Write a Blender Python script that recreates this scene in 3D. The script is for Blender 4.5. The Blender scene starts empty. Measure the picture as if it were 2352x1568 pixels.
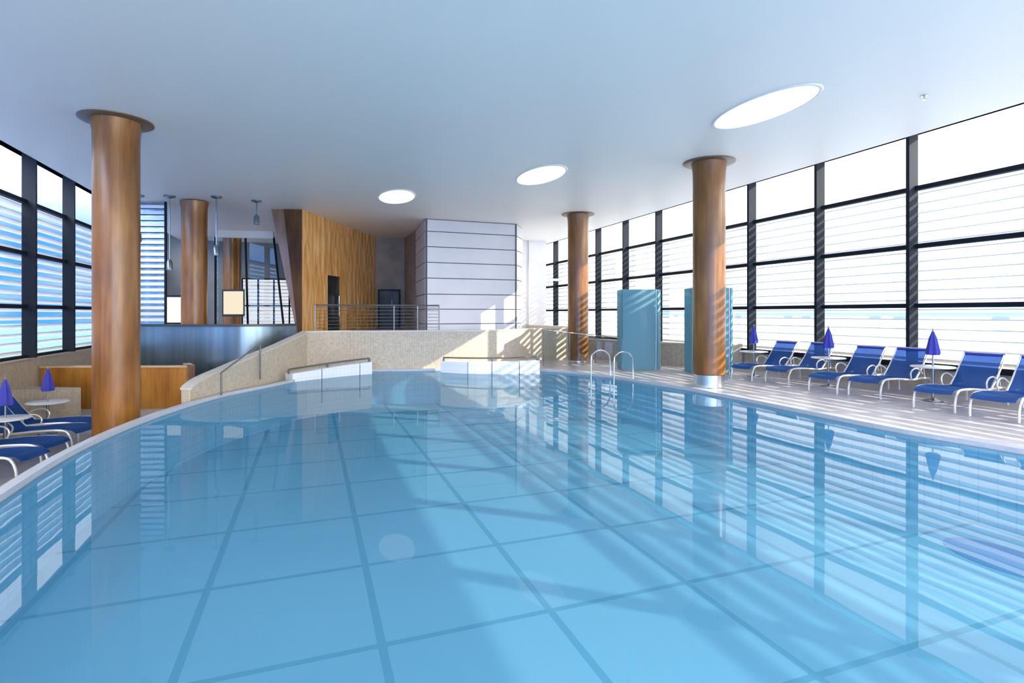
import bpy, math, random
from math import sin, cos, pi, atan2, hypot, radians
from mathutils import Vector, Matrix
from mathutils.geometry import tessellate_polygon
random.seed(7)
sc = bpy.context.scene
COL = sc.collection

# ---------------------------------------------------------------- materials
def new_mat(name):
    m = bpy.data.materials.new(name); m.use_nodes = True
    nt = m.node_tree; nt.nodes.clear()
    out = nt.nodes.new('ShaderNodeOutputMaterial')
    return m, nt, nt.nodes, nt.links, out

def pbr(name, col, rough=.5, metal=0., spec=.5, noise=None, col2=None, bump=None, nscale=(1, 1, 1), thresh=(.35, .65), coat=0.):
    m, nt, N, L, out = new_mat(name)
    b = N.new('ShaderNodeBsdfPrincipled')
    b.inputs['Base Color'].default_value = (*col, 1)
    b.inputs['Roughness'].default_value = rough
    b.inputs['Metallic'].default_value = metal
    b.inputs['Specular IOR Level'].default_value = spec
    b.inputs['Coat Weight'].default_value = coat
    L.new(b.outputs[0], out.inputs[0])
    if noise or bump:
        tc = N.new('ShaderNodeTexCoord'); mp = N.new('ShaderNodeMapping')
        mp.inputs['Scale'].default_value = nscale
        L.new(tc.outputs['Object'], mp.inputs[0])
        nz = N.new('ShaderNodeTexNoise'); nz.inputs['Scale'].default_value = noise or 5
        nz.inputs['Detail'].default_value = 5
        L.new(mp.outputs[0], nz.inputs[0])
        if noise and col2:
            r = N.new('ShaderNodeValToRGB')
            r.color_ramp.elements[0].position = thresh[0]; r.color_ramp.elements[0].color = (*col, 1)
            r.color_ramp.elements[1].position = thresh[1]; r.color_ramp.elements[1].color = (*col2, 1)
            L.new(nz.outputs[0], r.inputs[0]); L.new(r.outputs[0], b.inputs['Base Color'])
        if bump:
            bp = N.new('ShaderNodeBump'); bp.inputs['Strength'].default_value = bump
            bp.inputs['Distance'].default_value = .01
            L.new(nz.outputs[0], bp.inputs['Height']); L.new(bp.outputs[0], b.inputs['Normal'])
    return m

def wood(name, dark, mid, light, rough=.3, coat=.12, wavy=False):
    """vertical grained veneer, in sheets of slightly different tone"""
    m, nt, N, L, out = new_mat(name)
    b = N.new('ShaderNodeBsdfPrincipled'); b.inputs['Roughness'].default_value = rough
    b.inputs['Coat Weight'].default_value = coat; b.inputs['Coat Roughness'].default_value = .15
    L.new(b.outputs[0], out.inputs[0])
    tc = N.new('ShaderNodeTexCoord'); mp = N.new('ShaderNodeMapping')
    mp.inputs['Scale'].default_value = (1, 1, .06)
    L.new(tc.outputs['Object'], mp.inputs[0])
    nz = N.new('ShaderNodeTexNoise'); nz.inputs['Scale'].default_value = 22; nz.inputs['Detail'].default_value = 8
    nz.inputs['Roughness'].default_value = .65
    L.new(mp.outputs[0], nz.inputs[0])
    mp2 = N.new('ShaderNodeMapping'); mp2.inputs['Scale'].default_value = (1, 1, .35)
    L.new(tc.outputs['Object'], mp2.inputs[0])
    nz2 = N.new('ShaderNodeTexNoise'); nz2.inputs['Scale'].default_value = 2.6; nz2.inputs['Detail'].default_value = 2
    L.new(mp2.outputs[0], nz2.inputs[0])
    ad = N.new('ShaderNodeMath'); ad.operation = 'MULTIPLY_ADD'; ad.inputs[1].default_value = .55
    L.new(nz2.outputs[0], ad.inputs[0])
    mu = N.new('ShaderNodeMath'); mu.operation = 'MULTIPLY'; mu.inputs[1].default_value = .45
    L.new(nz.outputs[0], mu.inputs[0]); L.new(mu.outputs[0], ad.inputs[2])
    r = N.new('ShaderNodeValToRGB')
    r.color_ramp.elements[0].position = .36; r.color_ramp.elements[0].color = (*dark, 1)
    r.color_ramp.elements[1].position = .66; r.color_ramp.elements[1].color = (*light, 1)
    e = r.color_ramp.elements.new(.5); e.color = (*mid, 1)
    L.new(ad.outputs[0], r.inputs[0]); L.new(r.outputs[0], b.inputs['Base Color'])
    if wavy:
        mp3 = N.new('ShaderNodeMapping'); mp3.inputs['Scale'].default_value = (1.9, 1.9, .75)
        L.new(tc.outputs['Object'], mp3.inputs[0])
        v = N.new('ShaderNodeTexVoronoi'); v.inputs['Scale'].default_value = 2.2
        L.new(mp3.outputs[0], v.inputs[0])
        bp = N.new('ShaderNodeBump'); bp.inputs['Strength'].default_value = .8; bp.inputs['Distance'].default_value = .09
        L.new(v.outputs['Distance'], bp.inputs['Height']); L.new(bp.outputs[0], b.inputs['Normal'])
    return m

def tiles(name, col, grout, sx, sy, rough=.4, mortar=.02, col2=None, axes='XY', noisy=None):
    m, nt, N, L, out = new_mat(name)
    b = N.new('ShaderNodeBsdfPrincipled'); b.inputs['Roughness'].default_value = rough
    L.new(b.outputs[0], out.inputs[0])
    tc = N.new('ShaderNodeTexCoord')
    src = tc.outputs['Object']
    if axes != 'XY':
        sp = N.new('ShaderNodeSeparateXYZ'); cb = N.new('ShaderNodeCombineXYZ')
        L.new(src, sp.inputs[0])
        ad = N.new('ShaderNodeMath'); ad.operation = 'ADD'
        L.new(sp.outputs[0], ad.inputs[0]); L.new(sp.outputs[1], ad.inputs[1])
        L.new(ad.outputs[0], cb.inputs[0]); L.new(sp.outputs[2], cb.inputs[1]); src = cb.outputs[0]
    br = N.new('ShaderNodeTexBrick'); br.offset = 0
    br.inputs['Color1'].default_value = (*col, 1); br.inputs['Color2'].default_value = (*(col2 or col), 1)
    br.inputs['Mortar'].default_value = (*grout, 1)
    br.inputs['Scale'].default_value = 1; br.inputs['Mortar Size'].default_value = mortar
    br.inputs['Brick Width'].default_value = sx; br.inputs['Row Height'].default_value = sy
    br.inputs['Mortar Smooth'].default_value = .1
    L.new(src, br.inputs[0])
    o = br.outputs[0]
    if noisy:
        nz = N.new('ShaderNodeTexNoise'); nz.inputs['Scale'].default_value = noisy; nz.inputs['Detail'].default_value = 6
        L.new(tc.outputs['Object'], nz.inputs[0])
        mr = N.new('ShaderNodeMapRange'); mr.inputs['From Min'].default_value = .3; mr.inputs['From Max'].default_value = .7
        mr.inputs['To Min'].default_value = .86; mr.inputs['To Max'].default_value = 1.08
        L.new(nz.outputs[0], mr.inputs[0])
        mx = N.new('ShaderNodeMix'); mx.data_type = 'RGBA'; mx.blend_type = 'MULTIPLY'; mx.inputs[0].default_value = 1
        L.new(o, mx.inputs[6]); L.new(mr.outputs[0], mx.inputs[7]); o = mx.outputs[2]
    L.new(o, b.inputs['Base Color'])
    return m

def sheet_glass(name, tint=(1, 1, 1), ior=1.45, rough=0., coat=1., diffuse=None, dmix=0., tlmix=.4):
    m, nt, N, L, out = new_mat(name)
    tr = N.new('ShaderNodeBsdfTransparent'); tr.inputs[0].default_value = (*tint, 1)
    gl = N.new('ShaderNodeBsdfGlossy'); gl.inputs['Roughness'].default_value = rough
    fr = N.new('ShaderNodeFresnel'); fr.inputs[0].default_value = ior
    ml = N.new('ShaderNodeMath'); ml.operation = 'MULTIPLY'; ml.inputs[1].default_value = coat
    L.new(fr.outputs[0], ml.inputs[0])
    mx = N.new('ShaderNodeMixShader')
    L.new(ml.outputs[0], mx.inputs[0]); L.new(tr.outputs[0], mx.inputs[1]); L.new(gl.outputs[0], mx.inputs[2])
    o = mx.outputs[0]
    if diffuse:
        df = N.new('ShaderNodeBsdfDiffuse'); df.inputs[0].default_value = (*diffuse, 1)
        tl = N.new('ShaderNodeBsdfTranslucent'); tl.inputs[0].default_value = (*diffuse, 1)
        m1 = N.new('ShaderNodeMixShader'); m1.inputs[0].default_value = tlmix
        L.new(df.outputs[0], m1.inputs[1]); L.new(tl.outputs[0], m1.inputs[2])
        m2 = N.new('ShaderNodeMixShader'); m2.inputs[0].default_value = dmix
        L.new(o, m2.inputs[1]); L.new(m1.outputs[0], m2.inputs[2]); o = m2.outputs[0]
    L.new(o, out.inputs[0])
    return m

def emit(name, col, s):
    m, nt, N, L, out = new_mat(name)
    e = N.new('ShaderNodeEmission'); e.inputs[0].default_value = (*col, 1); e.inputs[1].default_value = s
    L.new(e.outputs[0], out.inputs[0]); return m

M = {}
M['ceil'] = pbr('ceiling_paint', (.90, .88, .85), .45, spec=.3)
M['plaster'] = pbr('white_plaster', (.80, .80, .82), .7, noise=3, col2=(.76, .76, .78))
M['greywall'] = pbr('grey_plaster', (.20, .22, .24), .7, noise=2, col2=(.17, .19, .21))
M['taupe'] = pbr('taupe_plaster', (.36, .33, .30), .7, noise=2, col2=(.26, .25, .24))
M['column'] = wood('column_veneer', (.14, .050, .007), (.24, .090, .012), (.36, .150, .026))
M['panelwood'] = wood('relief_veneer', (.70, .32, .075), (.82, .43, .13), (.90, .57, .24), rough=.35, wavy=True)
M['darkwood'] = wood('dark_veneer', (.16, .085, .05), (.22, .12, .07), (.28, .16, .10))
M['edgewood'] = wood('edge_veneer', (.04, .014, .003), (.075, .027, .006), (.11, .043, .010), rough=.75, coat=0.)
M['barwood'] = wood('bar_veneer', (.30, .11, .015), (.42, .17, .025), (.52, .24, .05))
M['barcap'] = pbr('bar_cap', (.62, .42, .25), .3)
M['steel'] = pbr('stainless', (.72, .73, .74), .22, 1., noise=40, bump=.05, nscale=(1, 1, .05))
M['drum'] = pbr('blue_grey_steel', (.13, .19, .23), .25, .85, noise=3, col2=(.20, .27, .32), nscale=(1.5, 1.5, .05))
M['railsteel'] = pbr('rail_steel', (.30, .31, .32), .3, 1.)
M['darkrail'] = pbr('dark_rail', (.16, .15, .14), .35, .6)
M['frame'] = pbr('window_frame', (.012, .016, .024), .7, 0., spec=.15)
M['bronze'] = pbr('bronze_ring', (.20, .14, .10), .4, .5)
M['deck'] = tiles('deck_tiles', (.52, .475, .48), (.40, .38, .39), .3, .3, .35, .006, (.56, .515, .52), noisy=3)
M['lowfloor'] = tiles('lower_tiles', (.50, .48, .46), (.40, .38, .37), .3, .3, .4, .006, (.54, .51, .48), noisy=4)
M['mosaic'] = tiles('beige_mosaic', (.53, .44, .32), (.46, .39, .30), .05, .05, .5, .004, (.60, .51, .39), axes='XZ', noisy=12)
M['mosaic_top'] = pbr('beige_coping', (.66, .60, .52), .4, noise=20, col2=(.58, .52, .45))
M['coping'] = pbr('pool_coping', (.56, .55, .58), .3, noise=15, col2=(.50, .51, .55))
M['whitetile'] = tiles('white_tiles', (.86, .87, .88), (.74, .76, .78), .15, .15, .25, .006, (.83, .84, .86), axes='XZ')
M['joint'] = pbr('dark_joint', (.10, .10, .12), .6)
M['panel'] = pbr('white_cladding', (.72, .715, .725), .3, noise=.8, col2=(.67, .665, .68))
M['turq'] = sheet_glass('turquoise_glass', (.45, .80, .86), 1.5, .03, diffuse=(.27, .50, .57), dmix=.90)
M['shelldark'] = pbr('door_dark', (.02, .024, .03), .3, spec=.3, noise=2, col2=(.04, .045, .055))
M['glass'] = sheet_glass('window_glass', (.97, .99, 1.0), 1.35, coat=.3)
M['railglass'] = sheet_glass('balustrade_glass', (.93, .97, .96), 1.45)
M['slat'] = sheet_glass('white_slat', (1,1,1), 1.45, .2, diffuse=(.88,.90,.94), dmix=1., tlmix=.06)
M['slat_white'] = sheet_glass('white_slat_left', (1,1,1), 1.45, .2, diffuse=(.90,.92,.95), dmix=1., tlmix=.15)
M['white'] = pbr('white_metal', (.82, .82, .80), .3, .1)
M['champagne'] = pbr('pearl_frame', (.74, .72, .68), .25, .35)
M['table'] = pbr('table_top', (.66, .66, .64), .3)
M['parasol'] = pbr('violet_blue_canvas', (.04, .045, .36), .75, noise=30, bump=.2)
M['skylight'] = emit('skylight_diffuser', (1, .99, .97), 1.05)
M['screen'] = emit('lit_screen', (1, .97, .96), .9)
M['cream'] = emit('lit_cream_panel', (1, .86, .66), .85)
M['black'] = pbr('black_plastic', (.03, .035, .045), .35)
M['terrace'] = pbr('outside_paving', (.50, .56, .62), .8, noise=.5, col2=(.44, .50, .56))
M['sea'] = pbr('sea_water', (.015, .07, .22), .5, spec=.2, noise=.05, col2=(.04, .14, .34))
M['villa'] = pbr('outside_white_wall', (.50, .60, .70), .8)
M['villaglass'] = pbr('outside_window_glass', (.26, .29, .33), .2)

def sling_mat():
    m, nt, N, L, out = new_mat('blue_mesh_sling')
    df = N.new('ShaderNodeBsdfDiffuse'); df.inputs[0].default_value = (.012, .10, .34, 1)
    tl = N.new('ShaderNodeBsdfTranslucent'); tl.inputs[0].default_value = (.02, .15, .48, 1)
    tr = N.new('ShaderNodeBsdfTransparent'); tr.inputs[0].default_value = (.55, .68, 1, 1)
    gl = N.new('ShaderNodeBsdfGlossy'); gl.inputs['Roughness'].default_value = .4
    m1 = N.new('ShaderNodeMixShader'); m1.inputs[0].default_value = .35
    m2 = N.new('ShaderNodeMixShader'); m2.inputs[0].default_value = .38
    m3 = N.new('ShaderNodeMixShader'); m3.inputs[0].default_value = .04
    L.new(df.outputs[0], m1.inputs[1]); L.new(tl.outputs[0], m1.inputs[2])
    L.new(m1.outputs[0], m2.inputs[1]); L.new(tr.outputs[0], m2.inputs[2])
    L.new(m2.outputs[0], m3.inputs[1]); L.new(gl.outputs[0], m3.inputs[2])
    L.new(m3.outputs[0], out.inputs[0]); return m
M['sling'] = sling_mat()

def pool_mat():
    """pale blue pool tiles with broad darker lane lines on a 1.39 m grid"""
    m, nt, N, L, out = new_mat('pool_tiles')
    b = N.new('ShaderNodeBsdfPrincipled'); b.inputs['Roughness'].default_value = .5
    b.inputs['Specular IOR Level'].default_value = .0
    L.new(b.outputs[0], out.inputs[0])
    tc = N.new('ShaderNodeTexCoord'); sp = N.new('ShaderNodeSeparateXYZ')
    L.new(tc.outputs['Object'], sp.inputs[0])
    def line(sock, off, per, w):
        a = N.new('ShaderNodeMath'); a.operation = 'ADD'; a.inputs[1].default_value = off
        L.new(sock, a.inputs[0])
        p = N.new('ShaderNodeMath'); p.operation = 'PINGPONG'; p.inputs[1].default_value = per / 2
        L.new(a.outputs[0], p.inputs[0])
        c = N.new('ShaderNodeMath'); c.operation = 'LESS_THAN'; c.inputs[1].default_value = w / 2
        L.new(p.outputs[0], c.inputs[0]); return c.outputs[0]
    l1 = line(sp.outputs[0], -.55 + 13.9, 1.385, .065)
    l2 = line(sp.outputs[1], -2.80 + 13.9 * 1, 1.39, .06)
    mxx = N.new('ShaderNodeMath'); mxx.operation = 'MAXIMUM'
    L.new(l1, mxx.inputs[0]); L.new(l2, mxx.inputs[1])
    nz = N.new('ShaderNodeTexNoise'); nz.inputs['Scale'].default_value = .35; nz.inputs['Detail'].default_value = 2
    L.new(tc.outputs['Object'], nz.inputs[0])
    r = N.new('ShaderNodeValToRGB')
    r.color_ramp.elements[0].position = .35; r.color_ramp.elements[0].color = (*POOL_A, 1)
    r.color_ramp.elements[1].position = .65; r.color_ramp.elements[1].color = (*POOL_B, 1)
    L.new(nz.outputs[0], r.inputs[0])
    mx = N.new('ShaderNodeMix'); mx.data_type = 'RGBA'
    L.new(mxx.outputs[0], mx.inputs[0]); L.new(r.outputs[0], mx.inputs[6]); mx.inputs[7].default_value = (*POOL_L, 1)
    L.new(mx.outputs[2], b.inputs['Base Color'])
    return m
POOL_A = (.23, .52, .70); POOL_B = (.25, .555, .73); POOL_L = (.12, .38, .54)
M['pool'] = pool_mat()
M['poolwall'] = tiles('pool_wall_tiles', (.26, .62, .84), (.18, .50, .74), .15, .15, .5, .006, axes='XZ')
M['inlay'] = pbr('dark_blue_inlay', (.05, .16, .50), .5)

def water_mat():
    m, nt, N, L, out = new_mat('clear_pool_water')
    tr = N.new('ShaderNodeBsdfTransparent'); tr.inputs[0].default_value = (.88, .98, 1.0, 1)
    gl = N.new('ShaderNodeBsdfGlossy'); gl.inputs['Roughness'].default_value = .012
    fr = N.new('ShaderNodeFresnel'); fr.inputs[0].default_value = 1.333
    tc = N.new('ShaderNodeTexCoord'); nz = N.new('ShaderNodeTexNoise'); nz.inputs['Scale'].default_value = 1.3
    nz.inputs['Detail'].default_value = 1.5
    L.new(tc.outputs['Object'], nz.inputs[0])
    bp = N.new('ShaderNodeBump'); bp.inputs['Strength'].default_value = .05; bp.inputs['Distance'].default_value = .02
    L.new(nz.outputs[0], bp.inputs['Height']); L.new(bp.outputs[0], gl.inputs['Normal'])
    mx = N.new('ShaderNodeMixShader')
    L.new(fr.outputs[0], mx.inputs[0]); L.new(tr.outputs[0], mx.inputs[1]); L.new(gl.outputs[0], mx.inputs[2])
    df = N.new('ShaderNodeBsdfDiffuse'); df.inputs[0].default_value = (.15, .42, .64, 1)
    ms = N.new('ShaderNodeMixShader'); ms.inputs[0].default_value = .22
    L.new(tr.outputs[0], ms.inputs[1]); L.new(df.outputs[0], ms.inputs[2]); L.new(ms.outputs[0], mx.inputs[1])
    ml = N.new('ShaderNodeMath'); ml.operation = 'MULTIPLY'; ml.inputs[1].default_value = .62
    L.new(fr.outputs[0], ml.inputs[0]); L.new(ml.outputs[0], mx.inputs[0])
    L.new(mx.outputs[0], out.inputs[0]); return m
M['water'] = water_mat()

# ---------------------------------------------------------------- mesh builder
class MB:
    def __init__(s): s.v = []; s.f = []
    def add(s, vs, fs):
        o = len(s.v); s.v += [tuple(v) for v in vs]; s.f += [tuple(o + i for i in f) for f in fs]; return s
    def box(s, x0, x1, y0, y1, z0, z1):
        return s.add([(x0,y0,z0),(x1,y0,z0),(x1,y1,z0),(x0,y1,z0),(x0,y0,z1),(x1,y0,z1),(x1,y1,z1),(x0,y1,z1)],
                     [(0,3,2,1),(4,5,6,7),(0,1,5,4),(1,2,6,5),(2,3,7,6),(3,0,4,7)])
    def obox(s, a, b, th, z0, z1, z0b=None, z1b=None):
        """upright slab from a to b in plan, thickness th centred"""
        dx, dy = b[0]-a[0], b[1]-a[1]; l = hypot(dx, dy); nx, ny = -dy/l*th/2, dx/l*th/2
        z0b = z0 if z0b is None else z0b; z1b = z1 if z1b is None else z1b
        p = [(a[0]-nx,a[1]-ny),(b[0]-nx,b[1]-ny),(b[0]+nx,b[1]+ny),(a[0]+nx,a[1]+ny)]
        zs0 = [z0,z0b,z0b,z0]; zs1 = [z1,z1b,z1b,z1]
        return s.add([(q[0],q[1],z) for q,z in zip(p,zs0)]+[(q[0],q[1],z) for q,z in zip(p,zs1)],
                     [(0,3,2,1),(4,5,6,7),(0,1,5,4),(1,2,6,5),(2,3,7,6),(3,0,4,7)])
    def tube(s, pts, r, n=8, cap=True, closed=False):
        pts = [Vector(p) for p in pts]; rings = []
        k = len(pts); rr = r if isinstance(r, (list, tuple)) else [r]*k
        up = Vector((0,0,1)); prev = None
        for i, p in enumerate(pts):
            if closed: d = pts[(i+1)%k]-pts[i-1]
            else: d = pts[min(i+1,k-1)]-pts[max(i-1,0)]
            d.normalize()
            if prev is None:
                a = d.orthogonal() if abs(d.z) > .95 else d.cross(up)
            else:
                a = prev - d*prev.dot(d)
                if a.length < 1e-5: a = d.orthogonal()
            a.normalize(); prev = a; b = d.cross(a)
            rings.append([p + (a*cos(2*pi*j/n)+b*sin(2*pi*j/n))*rr[i] for j in range(n)])
        vs = [v for q in rings for v in q]; fs = []
        m = k if closed else k-1
        for i in range(m):
            for j in range(n):
                A = i*n+j; B = i*n+(j+1)%n; i2 = (i+1)%k
                fs.append((A, B, i2*n+(j+1)%n, i2*n+j))
        if cap and not closed:
            fs.append(tuple(range(n-1,-1,-1))); fs.append(tuple((k-1)*n+j for j in range(n)))
        return s.add(vs, fs)
    def lathe(s, prof, c=(0,0,0), n=32, sx=1., sy=1., cap=True):
        vs = []; fs = []
        for r, z in prof:
            for j in range(n):
                a = 2*pi*j/n; vs.append((c[0]+r*cos(a)*sx, c[1]+r*sin(a)*sy, c[2]+z))
        k = len(prof)
        for i in range(k-1):
            for j in range(n):
                fs.append((i*n+j, i*n+(j+1)%n, (i+1)*n+(j+1)%n, (i+1)*n+j))
        if cap:
            fs.append(tuple(range(n-1,-1,-1))); fs.append(tuple((k-1)*n+j for j in range(n)))
        return s.add(vs, fs)
    def prism(s, poly, z0, z1, holes=()):
        """solid plate of a plan polygon with optional holes"""
        loops = [[Vector((x,y,0)) for x,y in poly]] + [[Vector((x,y,0)) for x,y in h] for h in holes]
        tri = tessellate_polygon(loops); flat = [v for l in loops for v in l]; n = len(flat)
        vs = [(v.x,v.y,z1) for v in flat]+[(v.x,v.y,z0) for v in flat]; fs = []
        for t in tri:
            a,b,c = [flat[i] for i in t]
            if (b-a).cross(c-a).z < 0: t = t[::-1]
            fs.append(tuple(t)); fs.append(tuple(n+i for i in reversed(t)))
        o = 0
        for l in loops:
            k = len(l)
            for i in range(k): fs.append((o+i, o+(i+1)%k, n+o+(i+1)%k, n+o+i))
            o += k
        return s.add(vs, fs)
    def ribbon(s, pts, z0, z1, th=.12, z1s=None, z0s=None):
        """upright curved wall following plan points, with thickness"""
        k = len(pts); L_, R_ = [], []
        for i in range(k):
            a = Vector(pts[max(i-1,0)]); b = Vector(pts[min(i+1,k-1)]); d = (b-a).normalized(); nrm = Vector((-d.y, d.x))
            p = Vector(pts[i]); L_.append(p+nrm*th/2); R_.append(p-nrm*th/2)
        vs = []
        for i in range(k):
            t1 = z1s[i] if z1s else z1; t0 = z0s[i] if z0s else z0
            vs += [(L_[i].x,L_[i].y,t0),(R_[i].x,R_[i].y,t0),(R_[i].x,R_[i].y,t1),(L_[i].x,L_[i].y,t1)]
        fs = []
        for i in range(k-1):
            o = i*4; p = o+4
            for j in range(4): fs.append((o+j, o+(j+1)%4, p+(j+1)%4, p+j))
        fs += [(3,2,1,0), ((k-1)*4,(k-1)*4+1,(k-1)*4+2,(k-1)*4+3)]
        return s.add(vs, fs)
    def build(s, name, mat, parent=None, smooth=False, origin=None):
        me = bpy.data.meshes.new(name)
        vs = s.v
        if origin is not None: vs = [(v[0]-origin[0], v[1]-origin[1], v[2]-origin[2]) for v in vs]
        me.from_pydata(vs, [], s.f); me.validate(); me.update()
        import bmesh
        bm = bmesh.new(); bm.from_mesh(me); bmesh.ops.recalc_face_normals(bm, faces=bm.faces); bm.to_mesh(me); bm.free()
        me.materials.append(mat)
        o = bpy.data.objects.new(name, me); COL.objects.link(o)
        if parent: o.parent = parent
        if origin is not None: o.location = origin
        if smooth:
            for p in me.polygons: p.use_smooth = True
            try:
                md = o.modifiers.new('edges', 'EDGE_SPLIT'); md.split_angle = radians(38)
            except Exception: pass
        return o

def smooth_path(pts, sub=5, closed=False):
    out = []; k = len(pts); P = [Vector(p) for p in pts]
    rng = range(k) if closed else range(k-1)
    for i in rng:
        p0 = P[i-1] if (closed or i > 0) else P[0]; p1 = P[i]; p2 = P[(i+1)%k]
        p3 = P[(i+2)%k] if (closed or i+2 < k) else P[-1]
        for j in range(sub):
            t = j/sub
            out.append(tuple(.5*((2*p1)+(-p0+p2)*t+(2*p0-5*p1+4*p2-p3)*t*t+(-p0+3*p1-3*p2+p3)*t**3)))
    if not closed: out.append(tuple(P[-1]))
    return out

def tag(o, label=None, cat=None, group=None, kind=None):
    if label: o['label'] = label
    if cat: o['category'] = cat
    if group: o['group'] = group
    if kind: o['kind'] = kind
    return o
def struct(o, label=None, cat=None): return tag(o, label, cat, None, 'structure')
def empty(name, loc=(0,0,0), rz=0):
    o = bpy.data.objects.new(name, None); COL.objects.link(o); o.location = loc; o.rotation_euler = (0,0,rz)
    o.empty_display_size = .1; return o
def copy_tree(o, parent=None):
    c = o.copy(); COL.objects.link(c)
    if parent: c.parent = parent
    for ch in [x for x in list(bpy.data.objects) if x.parent == o and x is not c]: copy_tree(ch, c)
    return c

# ---------------------------------------------------------------- dimensions (metres; X across the hall, Y along it)
ZC = 4.74           # ceiling
ZH = 5.25           # window head
WL, WR = -6.13, 11.54
LOW = -.74          # lower lounge floor
UP = .92            # upper gallery floor
T0, T1 = -6., 27.
PITCH = 2.14

# ---------------------------------------------------------------- pool and floors
pool_pts = [(-2.2,2.5),(-2.38,4.6),(-2.5,6.2),(-2.52,7.6),(-2.34,9.2),(-1.97,10.7),(-1.5,11.9),(-.95,12.75),(-.45,13.6),(.1,14.6),
            (.8,15.2),(1.6,15.42),(2.8,15.15),(3.7,14.95),(4.5,14.8),(5.4,14.45),(6.1,13.8),(6.6,12.95),(6.95,11.9),(7.15,10.7),(7.32,9.5),
            (7.40,8.0),(7.38,6.4),(7.4,5.0),(7.6,3.7),(7.6,2.0),(7.0,-1.),(5.,-2.8),(2.,-3.3),(-.6,-2.6),(-1.9,-.5)]
POOL = smooth_path(pool_pts, 4, True)
def offset(poly, d):
    out = []; k = len(poly)
    for i in range(k):
        a = Vector(poly[i-1]); b = Vector(poly[(i+1)%k]); t = (b-a).normalized()
        w_ = d(poly[i]) if callable(d) else d
        out.append((poly[i][0]+(-t.y)*w_, poly[i][1]+t.x*w_))
    return out
# pool_pts run clockwise seen from above, so +offset goes outwards
COPE = offset(POOL, lambda p: .10+.20*min(1, max(0, (p[0]-5.6)/1.2)))
ZB = -.96
basin = MB().prism(POOL, ZB-.1, ZB).build('swimming_pool', M['pool'])
tag(basin, 'large curved indoor swimming pool with dark line grid on its blue floor', 'swimming pool')
k = len(POOL)
inner = MB(); 
inner.ribbon(POOL+[POOL[0]], ZB, -.075, .05)
inner.build('pool_wall', M['poolwall'], basin)
inl = []
for j in range(24):
    a = 2*pi*j/24; inl.append((6.62+.36*cos(a), 3.45+.55*sin(a)))
MB().prism(inl, ZB, ZB+.012).build('floor_inlay', M['inlay'], basin)
wat = MB().prism(offset(POOL,-.0), -.062, -.06)
wo = bpy.data.meshes.new('pool_water')
tri = tessellate_polygon([[Vector((x,y,0)) for x,y in POOL]])
fs = []
for t in tri:
    a,b,c = [Vector((*POOL[i],0)) for i in t]
    fs.append(tuple(t) if (b-a).cross(c-a).z > 0 else tuple(reversed(t)))
wo.from_pydata([(x,y,-.06) for x,y in POOL], [], fs); wo.materials.append(M['water'])
wob = bpy.data.objects.new('pool_water', wo); COL.objects.link(wob)
tag(wob, 'still clear blue water filling the swimming pool', 'water', kind='stuff')

cp = MB().prism(COPE, -.10, 0., [POOL]).build('pool_edge', M['coping'])
tag(cp, 'pale stone coping running round the rim of the pool', 'pool edge')

# deck on the right and far side (z=0), reaching round behind the camera
def side_run(poly, cond): return [p for p in poly if cond(p)]
# left boundary of the deck: the coping's outer line from the far left round to the near left
far_i = min(range(len(COPE)), key=lambda i: hypot(COPE[i][0]+.2, COPE[i][1]-15.0))
right_part = []
i = far_i
while True:
    right_part.append(COPE[i]); i = (i+1) % len(COPE)
    if COPE[i][1] < -2.6 and COPE[i][0] < 2.5: right_part.append(COPE[i]); break
deck_poly = right_part + [(2.0, T0), (WR+.1, T0), (WR+.1, T1), (right_part[0][0], T1)]
d = MB().prism(deck_poly, -.12, -.005).build('floor', M['deck']); struct(d)
low = MB().box(WL-.1, 2.2, T0, T1, LOW-.12, LOW)
# cut away under the pool by giving the lower floor its own plan
i = far_i; left_part = []
j = far_i
while True:
    left_part.append(COPE[j]); j = (j-1) % len(COPE)
    if COPE[j][1] < -2.6 and COPE[j][0] > 1.0: left_part.append(COPE[j]); break
low_poly = left_part + [(2.0, T0), (WL-.1, T0), (WL-.1, T1), (left_part[0][0], T1)]
lf = MB().prism(low_poly, LOW-.12, LOW).build('floor', M['lowfloor']); struct(lf)
sk = MB().ribbon(left_part, LOW, -.02, .08).build('trim_1', M['mosaic']); struct(sk)

# ---------------------------------------------------------------- ceiling
CE0, CE1 = -5.38, 10.13
cm = MB().box(CE0, CE1, T0, T1, ZC, ZC+.55)
cm.box(WL-.3, CE0, T0, T1, ZH+.0, ZH+.3); cm.box(CE1, WR+.3, T0, T1, ZH+.0, ZH+.3)
cl = cm.build('ceiling', M['ceil']); struct(cl)

# skylights
sky_spots = [((2.19,15.08), 'far oval skylight nearest the wood clad wall'),
             ((4.98,11.6), 'middle oval skylight over the pool'),
             ((6.61,6.62), 'largest looking oval skylight above the right column')]
for (p, lab) in sky_spots:
    e = empty('skylight', (p[0], p[1], ZC))
    MB().lathe([(.5,-.004),(.49,-.02),(.47,-.02),(.46,-.004)], n=48, sy=2.0, cap=False).build('rim', M['ceil'], e)
    MB().lathe([(.47,-.012),(.47,-.004)], n=48, sy=2.0).build('diffuser', M['skylight'], e)
    tag(e, 'white glowing '+lab, 'skylight', 'oval skylights in the ceiling')
# sprinkler head
def sprinkler(x, y):
    e = empty('sprinkler', (x, y, ZC))
    MB().lathe([(.045,0),(.045,-.012),(.02,-.02)], n=16).build('escutcheon', M['steel'], e)
    MB().lathe([(.012,-.02),(.012,-.06),(.03,-.062),(.03,-.068)], n=12).build('nozzle', M['steel'], e)
    tag(e, 'small round sprinkler head in the ceiling near the right windows', 'sprinkler')
sprinkler(8.44, 5.4)

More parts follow.
